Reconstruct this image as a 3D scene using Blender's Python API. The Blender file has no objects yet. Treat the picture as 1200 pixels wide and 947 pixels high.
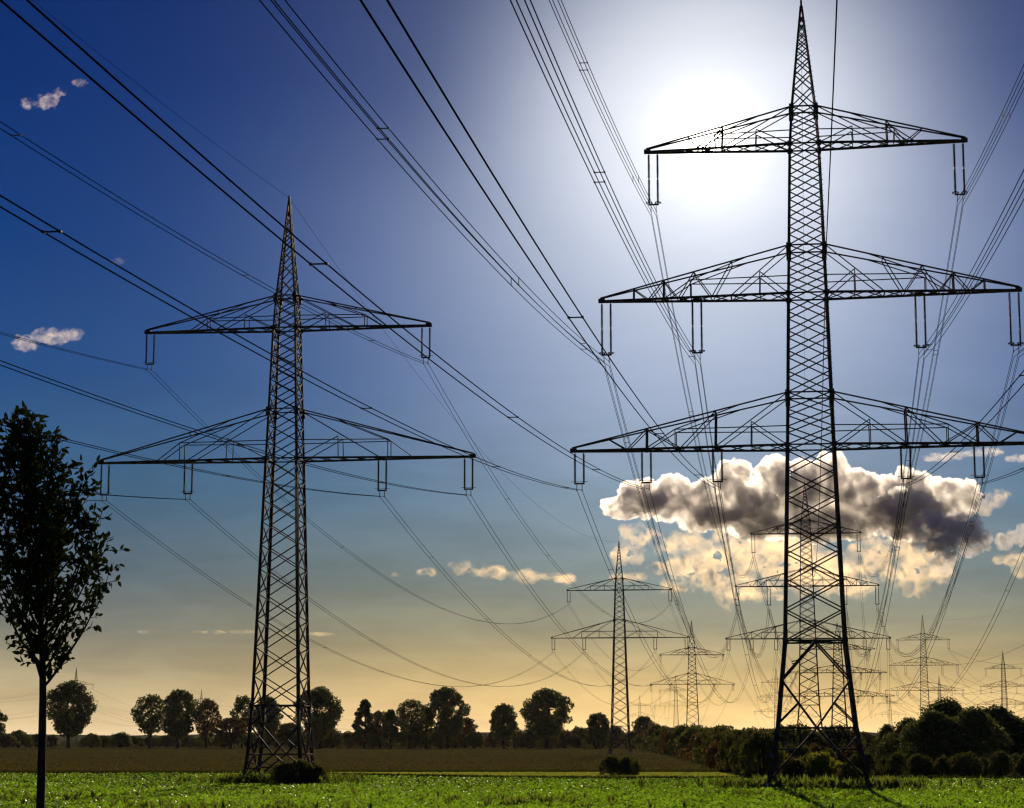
import bpy, math, random
import numpy as np
from mathutils import Vector, Matrix

# ------------------------------------------------------------------ camera, sky, sun
S = bpy.context.scene
S.render.engine = 'CYCLES'
F, CX, CY, HORIZ = 2500.0, 600.0, 473.5, 864.0       # lens in photo pixels, picture centre, eye level
PITCH = math.atan((HORIZ - CY) / F)
CAM = np.array([0.0, 0.0, 3.7])
cd = bpy.data.cameras.new('camera'); cam = bpy.data.objects.new('camera', cd)
S.collection.objects.link(cam)
cam.location = CAM; cam.rotation_euler = (math.pi / 2 + PITCH, 0, 0)
cd.sensor_width = 36.0; cd.lens = F / 1200 * 36; cd.clip_start = 0.1; cd.clip_end = 60000
S.camera = cam


def ray(x, y):
    a, b = (x - CX) / F, (CY - y) / F
    c, s = math.cos(PITCH), math.sin(PITCH)
    v = np.array([a, c - b * s, s + b * c])
    return v / v[1]


def at(x, y, Y):
    "world point seen at photo pixel (x, y) on the vertical plane Y metres ahead"
    return CAM + ray(x, y) * Y


SUN = ray(830, 165); SUN = SUN / np.linalg.norm(SUN)
SUN_EL = math.asin(SUN[2]); SUN_AZ = math.atan2(SUN[0], SUN[1])      # clockwise from +Y

SKY_STRENGTH = 0.1
SUN_STRENGTH = 4.0
EXPOSURE = 0.0
HAZE = 0.000009
w = bpy.data.worlds.new('World'); S.world = w; w.use_nodes = True
nt = w.node_tree; N = nt.nodes; Lk = nt.links
for n in list(N): N.remove(n)


def mk(t, **kw):
    n = N.new(t)
    for k, v in kw.items(): setattr(n, k, v)
    return n


def mth(op, a, b=None, c=None, clamp=False):
    n = mk('ShaderNodeMath', operation=op); n.use_clamp = clamp
    for i, v in enumerate((a, b, c)):
        if v is None: continue
        if isinstance(v, (int, float)): n.inputs[i].default_value = v
        else: Lk.new(v, n.inputs[i])
    return n.outputs[0]


def mixc(fac, a, b, typ='MIX'):
    n = mk('ShaderNodeMix', data_type='RGBA', blend_type=typ)
    for i, v in ((0, fac), (6, a), (7, b)):
        if isinstance(v, (int, float)): n.inputs[i].default_value = v
        elif isinstance(v, tuple): n.inputs[i].default_value = (*v, 1)
        else: Lk.new(v, n.inputs[i])
    return n.outputs[2]


def ramp(fac, stops, interp='EASE'):
    n = mk('ShaderNodeValToRGB'); cr = n.color_ramp; cr.interpolation = interp
    while len(cr.elements) < len(stops): cr.elements.new(0.5)
    for e, (p, c) in zip(cr.elements, stops):
        e.position = p; e.color = (*c, 1)
    Lk.new(fac, n.inputs[0]); return n.outputs[0]


tc = mk('ShaderNodeTexCoord')
nrm = mk('ShaderNodeVectorMath', operation='NORMALIZE'); Lk.new(tc.outputs['Generated'], nrm.inputs[0])
D = nrm.outputs[0]
sky = mk('ShaderNodeTexSky', sky_type='NISHITA'); sky.sun_disc = False
sky.sun_elevation = SUN_EL; sky.sun_rotation = SUN_AZ
sky.altitude = 0; sky.air_density = 1.0; sky.dust_density = 1.0; sky.ozone_density = 3.0
sep = mk('ShaderNodeSeparateXYZ'); Lk.new(D, sep.inputs[0])
el = mth('MULTIPLY', mth('ARCSINE', sep.outputs[2]), 180 / math.pi)          # elevation in degrees
dt = mk('ShaderNodeVectorMath', operation='DOT_PRODUCT'); Lk.new(D, dt.inputs[0]); dt.inputs[1].default_value = SUN
ang = mth('MULTIPLY', mth('ARCCOSINE', mth('MINIMUM', dt.outputs['Value'], 1.0)), 180 / math.pi)
# clear air away from the sun, by height: dusty gold low down, deep polarised blue above
stops = [(0.0, (.82, .60, .32)), (1.0, (.57, .44, .24)), (1.8, (.37, .31, .19)), (2.8, (.20, .205, .17)), (4.2, (.105, .15, .185)), (6.5, (.046, .125, .235)),
         (9.5, (.014, .074, .235)), (13.0, (.0025, .044, .20)), (17.0, (.0005, .029, .165)), (21.0, (.0002, .018, .125)), (24.0, (.0003, .012, .10))]
tint = ramp(mth('DIVIDE', el, 24.0, clamp=True), [(e_ / 24.0, c_) for e_, c_ in stops], 'LINEAR')


def lobe(scale, power, amp):
    return mth('MULTIPLY', mth('EXPONENT', mth('MULTIPLY', mth('POWER', mth('DIVIDE', ang, scale), power), -1)), amp)


def scaled(col, fac):
    v = mk('ShaderNodeVectorMath', operation='SCALE'); v.inputs[0].default_value = col; Lk.new(fac, v.inputs['Scale']); return v.outputs[0]


def vadd(a, b):
    v = mk('ShaderNodeVectorMath', operation='ADD'); Lk.new(a, v.inputs[0]); Lk.new(b, v.inputs[1]); return v.outputs[0]


# forward scattering round the sun (bright air, not lens flare); lens vignette painted in as dimmer upper sides
def sstep(src, lo, hi_, a, b):
    n = mk('ShaderNodeMapRange'); n.interpolation_type = 'SMOOTHSTEP'; Lk.new(src, n.inputs[0])
    for i_, v_ in ((1, lo), (2, hi_), (3, a), (4, b)): n.inputs[i_].default_value = v_
    return n.outputs[0]


thin = mth('SUBTRACT', 1.0, mth('MULTIPLY', mth('MULTIPLY', sstep(el, 11.5, 18.0, 0.0, 0.66), sstep(ang, 3.0, 8.5, 0.0, 1.0)), 1.0))
dusty = sstep(el, 4.0, 12.0, 1.75, 1.0)
wide = mth('MULTIPLY', mth('MULTIPLY', lobe(5.75, 1.5, 0.98), thin), dusty)
halo = mth('MULTIPLY', lobe(11.0, 3.0, 1.0), thin)
core = mth('ADD', lobe(0.50, 1.6, 9.0), lobe(0.9, 1.0, 0.7))
# thin uneven veil of high cloud, stretched along the horizon
vm = mk('ShaderNodeVectorMath', operation='MULTIPLY'); Lk.new(D, vm.inputs[0]); vm.inputs[1].default_value = (14, 14, 62)
ns = mk('ShaderNodeTexNoise'); ns.inputs['Scale'].default_value = 1.0; ns.inputs['Detail'].default_value = 7; ns.inputs['Roughness'].default_value = 0.55; ns.inputs['Distortion'].default_value = 0.4
Lk.new(vm.outputs[0], ns.inputs['Vector'])
vr = mk('ShaderNodeMapRange'); Lk.new(ns.outputs[0], vr.inputs[0])
for i_, v_ in ((1, 0.3), (2, 0.7), (3, 0.84), (4, 1.16)): vr.inputs[i_].default_value = v_
lowm = mk('ShaderNodeMapRange'); lowm.interpolation_type = 'SMOOTHSTEP'; Lk.new(el, lowm.inputs[0])
for i_, v_ in ((1, 2.0), (2, 12.0), (3, 1.0), (4, 0.12)): lowm.inputs[i_].default_value = v_
veil = mth('ADD', 1.0, mth('MULTIPLY', mth('SUBTRACT', vr.outputs[0], 1.0), lowm.outputs[0]))
# warmer, dustier air low down on the sun's side
wm = mk('ShaderNodeMapRange'); wm.interpolation_type = 'SMOOTHSTEP'; Lk.new(el, wm.inputs[0])
for i_, v_ in ((1, 0.5), (2, 8.5), (3, 1.0), (4, 0.0)): wm.inputs[i_].default_value = v_
warm = mth('MULTIPLY', wm.outputs[0], lobe(17.5, 7.0, 1.0))
tint = mixc(warm, tint, mixc(1.0, tint, (1.62, 1.36, 0.80), 'MULTIPLY'))
skysum = vadd(vadd(tint, scaled((1.02, 1.0, 0.88), wide)), vadd(scaled((0.006, 0.036, 0.085), halo), scaled((1.0, 0.92, 0.76), core)))
skyc = mk('ShaderNodeVectorMath', operation='SCALE'); Lk.new(skysum, skyc.inputs[0]); Lk.new(veil, skyc.inputs['Scale'])
# the Nishita sky keeps lighting its own share of the dome
m1 = mk('ShaderNodeBackground'); Lk.new(sky.outputs[0], m1.inputs[0]); m1.inputs[1].default_value = 0.0004
m2 = mk('ShaderNodeBackground'); Lk.new(skyc.outputs[0], m2.inputs[0]); m2.inputs[1].default_value = 1.0
add = mk('ShaderNodeAddShader'); Lk.new(m1.outputs[0], add.inputs[0]); Lk.new(m2.outputs[0], add.inputs[1])
out = mk('ShaderNodeOutputWorld'); Lk.new(add.outputs[0], out.inputs[0])

sd = bpy.data.lights.new('sun', 'SUN'); sun = bpy.data.objects.new('sun', sd); S.collection.objects.link(sun)
sd.energy = SUN_STRENGTH; sd.angle = math.radians(0.5); sd.color = (1.0, 0.80, 0.55)
sun.rotation_euler = Vector(SUN).to_track_quat('Z', 'Y').to_euler()

S.view_settings.view_transform = 'Standard'; S.view_settings.look = 'None'
S.view_settings.exposure = EXPOSURE; S.view_settings.gamma = 1.0; S.view_settings.use_curve_mapping = False
S.cycles.use_denoising = True
S.cycles.max_bounces = 6; S.cycles.transparent_max_bounces = 12
S.cycles.volume_bounces = 3; S.cycles.volume_max_steps = 128
S.cycles.filter_width = 1.3

# ------------------------------------------------------------------ helpers
random.seed(7); RNG = np.random.default_rng(11)


def material(name, col, rough=0.8, metal=0.0, col2=None, scale=3.0, translucent=0.0, tcol=None, bump=0.0, island=False, coord='Object', detail=5, spec=0.12):
    m = bpy.data.materials.new(name); m.use_nodes = True
    t = m.node_tree; nn = t.nodes; bs = nn['Principled BSDF']; o = nn['Material Output']
    bs.inputs['Specular IOR Level'].default_value = spec; bs.inputs['Roughness'].default_value = rough; bs.inputs['Metallic'].default_value = metal
    bs.inputs['Base Color'].default_value = (*col, 1)
    src = None
    if col2 is not None:
        mx = nn.new('ShaderNodeMix'); mx.data_type = 'RGBA'
        mx.inputs[6].default_value = (*col, 1); mx.inputs[7].default_value = (*col2, 1)
        c = nn.new('ShaderNodeTexCoord'); no = nn.new('ShaderNodeTexNoise')
        no.inputs['Scale'].default_value = scale; no.inputs['Detail'].default_value = detail
        t.links.new(c.outputs[coord], no.inputs['Vector'])
        rp = nn.new('ShaderNodeMapRange'); rp.inputs[1].default_value = 0.35; rp.inputs[2].default_value = 0.65
        t.links.new(no.outputs[0], rp.inputs[0])
        fac = rp.outputs[0]
        if island:
            ge = nn.new('ShaderNodeNewGeometry'); a = nn.new('ShaderNodeMath'); a.operation = 'ADD'
            b = nn.new('ShaderNodeMath'); b.operation = 'MULTIPLY'; b.inputs[1].default_value = 0.5
            t.links.new(fac, a.inputs[0]); t.links.new(ge.outputs['Random Per Island'], a.inputs[1]); t.links.new(a.outputs[0], b.inputs[0])
            fac = b.outputs[0]
        t.links.new(fac, mx.inputs[0]); src = mx.outputs[2]
        t.links.new(src, bs.inputs['Base Color'])
        if bump:
            bu = nn.new('ShaderNodeBump'); bu.inputs['Strength'].default_value = bump
            t.links.new(no.outputs[0], bu.inputs['Height']); t.links.new(bu.outputs[0], bs.inputs['Normal'])
    if translucent > 0:
        tr = nn.new('ShaderNodeBsdfTranslucent'); tr.inputs[0].default_value = (*(tcol or col), 1)
        ms = nn.new('ShaderNodeMixShader'); ms.inputs[0].default_value = translucent
        t.links.new(bs.outputs[0], ms.inputs[1]); t.links.new(tr.outputs[0], ms.inputs[2]); t.links.new(ms.outputs[0], o.inputs[0])
    return m


def np_mesh(name, verts, faces, mat, smooth=False):
    "verts (n,3), faces (m,k) with k = 3 or 4"
    verts = np.asarray(verts, np.float32); faces = np.asarray(faces, np.int32)
    me = bpy.data.meshes.new(name); k = faces.shape[1]
    me.vertices.add(len(verts)); me.vertices.foreach_set('co', verts.ravel())
    me.loops.add(faces.size); me.loops.foreach_set('vertex_index', faces.ravel())
    me.polygons.add(len(faces)); me.polygons.foreach_set('loop_start', np.arange(0, faces.size, k, dtype=np.int32))
    if smooth: me.polygons.foreach_set('use_smooth', np.ones(len(faces), bool))
    me.update(calc_edges=True); me.materials.append(mat)
    return me


def link(name, data, parent=None, loc=(0, 0, 0), rz=0.0):
    o = bpy.data.objects.new(name, data); S.collection.objects.link(o)
    o.location = loc; o.rotation_euler = (0, 0, rz)
    if parent is not None: o.parent = parent
    return o


def tag(o, label=None, cat=None, group=None, kind=None):
    if label: o['label'] = label
    if cat: o['category'] = cat
    if group: o['group'] = group
    if kind: o['kind'] = kind
    return o


class Bars:
    "collects straight steel members, tubes and lathe shapes into one mesh"
    def __init__(s): s.P = []; s.Q = []; s.W = []; s.H = []; s.xv = []; s.xf = []; s.nx = 0
    def bar(s, p, q, w, h=None):
        s.P.append(p); s.Q.append(q); s.W.append(w); s.H.append(h or w)
    def extra(s, v, f):
        v = np.asarray(v, float); f = np.asarray(f, int)
        s.xv.append(v); s.xf.append(f + s.nx); s.nx += len(v)
    def tube(s, pts, r, n=6):
        pts = np.asarray(pts, float); k = len(pts); r = np.broadcast_to(np.asarray(r, float), (k,))
        d = np.gradient(pts, axis=0); d /= np.linalg.norm(d, axis=1)[:, None] + 1e-9
        ref = np.array([0, 0, 1.0]) if abs(d[:, 2].mean()) < 0.8 else np.array([1.0, 0, 0])
        a = np.cross(d, ref); a /= np.linalg.norm(a, axis=1)[:, None] + 1e-9; b = np.cross(d, a)
        th = np.arange(n) * 2 * math.pi / n
        v = pts[:, None] + r[:, None, None] * (np.cos(th)[None, :, None] * a[:, None] + np.sin(th)[None, :, None] * b[:, None])
        i = np.arange(k - 1)[:, None]; j = np.arange(n)[None]; j2 = (j + 1) % n
        f = np.stack([i * n + j, i * n + j2, (i + 1) * n + j2, (i + 1) * n + j], -1).reshape(-1, 4)
        s.extra(v.reshape(-1, 3), f)
    def box(s, c, size):
        s.bar((c[0], c[1], c[2] - size[2] / 2), (c[0], c[1], c[2] + size[2] / 2), size[0], size[1])
    def mesh(s, name, mat):
        V = []; Fc = []; n0 = 0
        if s.P:
            P = np.array(s.P, float); Q = np.array(s.Q, float); W = np.array(s.W)[:, None] / 2; H = np.array(s.H)[:, None] / 2
            d = Q - P; d /= np.linalg.norm(d, axis=1)[:, None] + 1e-9
            ref = np.where(np.abs(d[:, 2:3]) > 0.9, np.array([[0, 1.0, 0]]), np.array([[0, 0, 1.0]]))
            a = np.cross(d, ref); a /= np.linalg.norm(a, axis=1)[:, None] + 1e-9; b = np.cross(d, a)
            v = np.stack([P - a * W - b * H, P + a * W - b * H, P + a * W + b * H, P - a * W + b * H,
                          Q - a * W - b * H, Q + a * W - b * H, Q + a * W + b * H, Q - a * W + b * H], 1)
            base = np.array([[0, 3, 2, 1], [4, 5, 6, 7], [0, 1, 5, 4], [1, 2, 6, 5], [2, 3, 7, 6], [3, 0, 4, 7]])
            f = (np.arange(len(P)) * 8)[:, None, None] + base[None]
            V.append(v.reshape(-1, 3)); Fc.append(f.reshape(-1, 4)); n0 = len(P) * 8
        if s.xv: V.append(np.concatenate(s.xv)); Fc.append(np.concatenate(s.xf) + n0)
        return np_mesh(name, np.concatenate(V), np.concatenate(Fc), mat)


ORD = ['first', 'second', 'third', 'fourth', 'fifth', 'sixth', 'seventh', 'eighth', 'ninth', 'tenth', 'eleventh', 'twelfth',
       'thirteenth', 'fourteenth', 'fifteenth', 'sixteenth', 'seventeenth', 'eighteenth', 'nineteenth', 'twentieth']

# ------------------------------------------------------------------ materials
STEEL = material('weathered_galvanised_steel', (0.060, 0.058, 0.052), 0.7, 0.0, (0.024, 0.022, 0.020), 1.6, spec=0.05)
WIRE = material('aluminium_cable', (0.035, 0.035, 0.037), 0.9, 0.0, (0.028, 0.028, 0.028), 0.8, spec=0.0)
PORC = material('brown_porcelain', (0.055, 0.035, 0.028), 0.35, 0.0, (0.035, 0.025, 0.02), 6)
CONC = material('concrete_footing', (0.28, 0.27, 0.25), 0.9, 0, (0.2, 0.19, 0.17), 5)
BARK = material('tree_bark', (0.05, 0.038, 0.028), 0.9, 0, (0.028, 0.022, 0.017), 8, bump=0.5)
LEAF = material('tree_leaves', (0.030, 0.048, 0.014), 0.65, 0, (0.055, 0.075, 0.022), 0.35, translucent=0.30, tcol=(0.16, 0.19, 0.03), island=True)
LEAF_RED = material('autumn_tree_leaves', (0.055, 0.036, 0.012), 0.7, 0, (0.075, 0.055, 0.02), 0.35, translucent=0.32, tcol=(0.20, 0.12, 0.03), island=True)
LEAF_NEAR = material('young_tree_leaves', (0.022, 0.035, 0.012), 0.5, 0, (0.04, 0.055, 0.016), 2.0, translucent=0.12, tcol=(0.05, 0.07, 0.015), island=True, spec=0.0)
SHRUB = material('shrub_leaves', (0.030, 0.045, 0.014), 0.7, 0, (0.06, 0.070, 0.022), 0.6, translucent=0.30, tcol=(0.17, 0.18, 0.03), island=True)
SHRUB_LIT = material('sunlit_shrub_leaves', (0.06, 0.085, 0.015), 0.7, 0, (0.10, 0.12, 0.02), 0.9, translucent=0.42, tcol=(0.34, 0.36, 0.03), island=True)  # sunlit tops put into the leaf colour as brighter yellow-green
CROP = material('crop_leaves', (0.05, 0.10, 0.016), 0.40, 0, (0.12, 0.17, 0.02), 0.10, translucent=0.5, tcol=(0.32, 0.56, 0.025), island=True, spec=0.07)
WEED = material('dry_weed_stems', (0.06, 0.07, 0.02), 0.7, 0, (0.04, 0.055, 0.015), 1.0, translucent=0.45, tcol=(0.20, 0.27, 0.03), island=True, spec=0.0)
GLINT = material('white_glint_flecks', (0.8, 0.8, 0.74), 0.6, translucent=0.5, tcol=(0.8, 0.8, 0.7))  # white flecks painted in as glints on the crop
STUB = material('stubble_stems', (0.085, 0.070, 0.028), 0.8, 0, (0.045, 0.055, 0.018), 0.03, translucent=0.35, tcol=(0.155, 0.130, 0.03), island=True, spec=0.0)

# ------------------------------------------------------------------ ground
def sheet(name, pts, z, mat, kind='structure'):
    n = len(pts)
    me = bpy.data.meshes.new(name); me.from_pydata([(x, y, z) for x, y in pts], [], [list(range(n))]); me.materials.append(mat); me.update()
    o = link(name, me); tag(o, kind=kind); return o


def gx(x, Y): return at(x, HORIZ, Y)[0]


G_MAIN = material('far_meadow_ground', (0.050, 0.060, 0.020), 0.95, 0, (0.035, 0.038, 0.016), 0.012, coord='Object', spec=0.0)
G_CROP = material('crop_field_soil_and_leaf', (0.05, 0.085, 0.014), 0.9, 0, (0.07, 0.12, 0.016), 0.35, bump=0.4, spec=0.0)
G_STUB = material('stubble_field_soil', (0.105, 0.088, 0.034), 0.95, 0, (0.055, 0.062, 0.020), 0.05, bump=0.3, spec=0.0)
G_STRIP = material('mown_meadow_strip', (0.16, 0.20, 0.035), 0.9, 0, (0.12, 0.16, 0.03), 0.2, spec=0.0)
G_TRACK = material('gravel_farm_track', (0.20, 0.17, 0.11), 0.95, 0, (0.14, 0.12, 0.08), 0.8, spec=0.0)
sheet('ground', [(-9000, -800), (9000, -800), (9000, 20000), (-9000, 20000)], 0.0, G_MAIN)
EDGE_A = [(-170, 227), (gx(280, 223), 223), (gx(640, 195), 195), (170, 192)]            # far edge of the crop
EDGE_B = [(-170, 229), (gx(280, 226), 226), (gx(640, 231), 231), (gx(860, 232), 232), (170, 234)]
sheet('crop_field', [(-170, -60), (170, -60)] + EDGE_A[::-1], 0.02, G_CROP)
sheet('meadow_strip', [(gx(282, 224.5), 224.5), (gx(640, 197), 197), (gx(868, 196), 196), (gx(878, 228), 228), (gx(640, 229), 229)], 0.03, G_STRIP)
sheet('stubble_field', [(gx(-420, 232), 231), (gx(420, 232), 233), (gx(856, 232), 234), (gx(748, 690), 690), (gx(560, 860), 860), (gx(-150, 900), 900)], 0.024, G_STUB)

# blue ridges beyond the plain
def ridge(name, Y, h, seed, mat, x0=-2600, x1=2600):
    r = np.random.default_rng(seed); n = 160; xs = np.linspace(x0, x1, n)
    hh = np.zeros(n)
    for k in range(1, 9): hh += np.sin(xs / (x1 - x0) * math.pi * 2 * k * 1.7 + r.random() * 6) / k ** 1.1
    hh = h * (0.75 + 0.16 * hh) + r.normal(0, h * 0.03, n)
    rows = []
    for j, (dy, fz) in enumerate(((0, 0.0), (150, 0.55), (330, 0.85), (520, 1.0), (1200, 0.7), (1900, 0.0))):
        rows.append(np.stack([xs, np.full(n, Y + dy) + r.normal(0, 20, n), np.maximum(hh * fz, 0) - 0.5 * (fz == 0)], 1))
    v = np.concatenate(rows); i = np.arange(5)[:, None]; j = np.arange(n - 1)[None]
    f = np.stack([i * n + j, i * n + j + 1, (i + 1) * n + j + 1, (i + 1) * n + j], -1).reshape(-1, 4)
    o = link(name, np_mesh(name, v, f, mat, True)); tag(o, kind='structure'); return o


RIDGE = material('wooded_ridge', (0.035, 0.045, 0.03), 0.95, 0, (0.02, 0.03, 0.02), 0.01, bump=0.6, spec=0.0)
ridge('hills', 4200, 17, 3, RIDGE)

# ------------------------------------------------------------------ pylons
LINE_DIR = ray(945, HORIZ); YAW = -math.atan2(LINE_DIR[0], LINE_DIR[1])      # both lines run this way
U = np.array([-math.sin(YAW), math.cos(YAW), 0])


def Zy(y, Y, x=945): return at(x, y, Y)[2]


def insulator_meshes(L, gap, ring, tag_):
    "two hanging long-rod strings, a yoke and the arcing rings; origin where they hang from the arm"
    body = L - 0.55
    st = Bars()
    n_unit = 2 if L > 4 else 1
    st.tube([(0, 0, 0), (0, 0, -0.25)], 0.035, 6)
    seg = (body - 0.2) / n_unit
    for u in range(n_unit):
        z0 = -0.22 - u * seg; z1 = z0 - seg + 0.16; ns = max(8, int((z0 - z1) / 0.085))
        zs, rs = [], []
        for k in range(ns):
            z = z0 + (z1 - z0) * k / ns; dz = (z1 - z0) / ns
            zs += [z, z + dz * 0.45, z + dz * 0.55]; rs += [0.055, 0.115, 0.055]
        zs.append(z1); rs.append(0.045)
        st.tube([(0, 0, z) for z in zs], rs, 8)
        st.tube([(0, 0, z1), (0, 0, z1 - 0.20)], 0.06, 6)
    string = st.mesh('insulator_string_' + tag_, PORC)
    yk = Bars(); zb = -body
    yk.bar((-gap / 2 - 0.06, 0, zb), (gap / 2 + 0.06, 0, zb), 0.06, 0.12)
    for s in (-1, 1):
        yk.bar((s * 0.2, 0, zb), (s * 0.2, 0, zb - 0.5), 0.05)
        yk.bar((s * 0.2, -0.16, zb - 0.52), (s * 0.2, 0.16, zb - 0.52), 0.07, 0.08)
    yoke = yk.mesh('yoke_' + tag_, STEEL)
    rg = Bars()
    if ring > 0.01:
        th = np.linspace(0, 2 * math.pi, 15)
        rg.tube(np.stack([np.cos(th) * ring * 0.7, np.sin(th) * ring, np.zeros(15)], 1), 0.03, 5)
        rg.bar((0, 0, 0), (ring * 0.7, 0, 0), 0.03); rg.bar((0, 0, 0), (-ring * 0.7, 0, 0), 0.03)
    else:
        rg.bar((0.0, -0.3, 0), (0.0, 0.3, 0), 0.035)
        rg.bar((-0.3, 0, 0), (0.3, 0, 0), 0.035)
    rgm = rg.mesh('arcing_ring_' + tag_, STEEL)
    return string, yoke, rgm, gap, body


def insulator_set(parent, x, z, kit, full=True):
    string, yoke, ring, gap, body = kit
    e = link('insulator_set', None, parent, (x, 0, z)) if full else None
    if full:
        for s in (-1, 1):
            link('insulator_string', string, e, (s * gap / 2, 0, 0))
            link('arcing_ring', ring, e, (s * gap / 2, 0, -body + 0.14))
        link('yoke', yoke, e)
    return e


def lerp(a, b, t): return a + (b - a) * t


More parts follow.
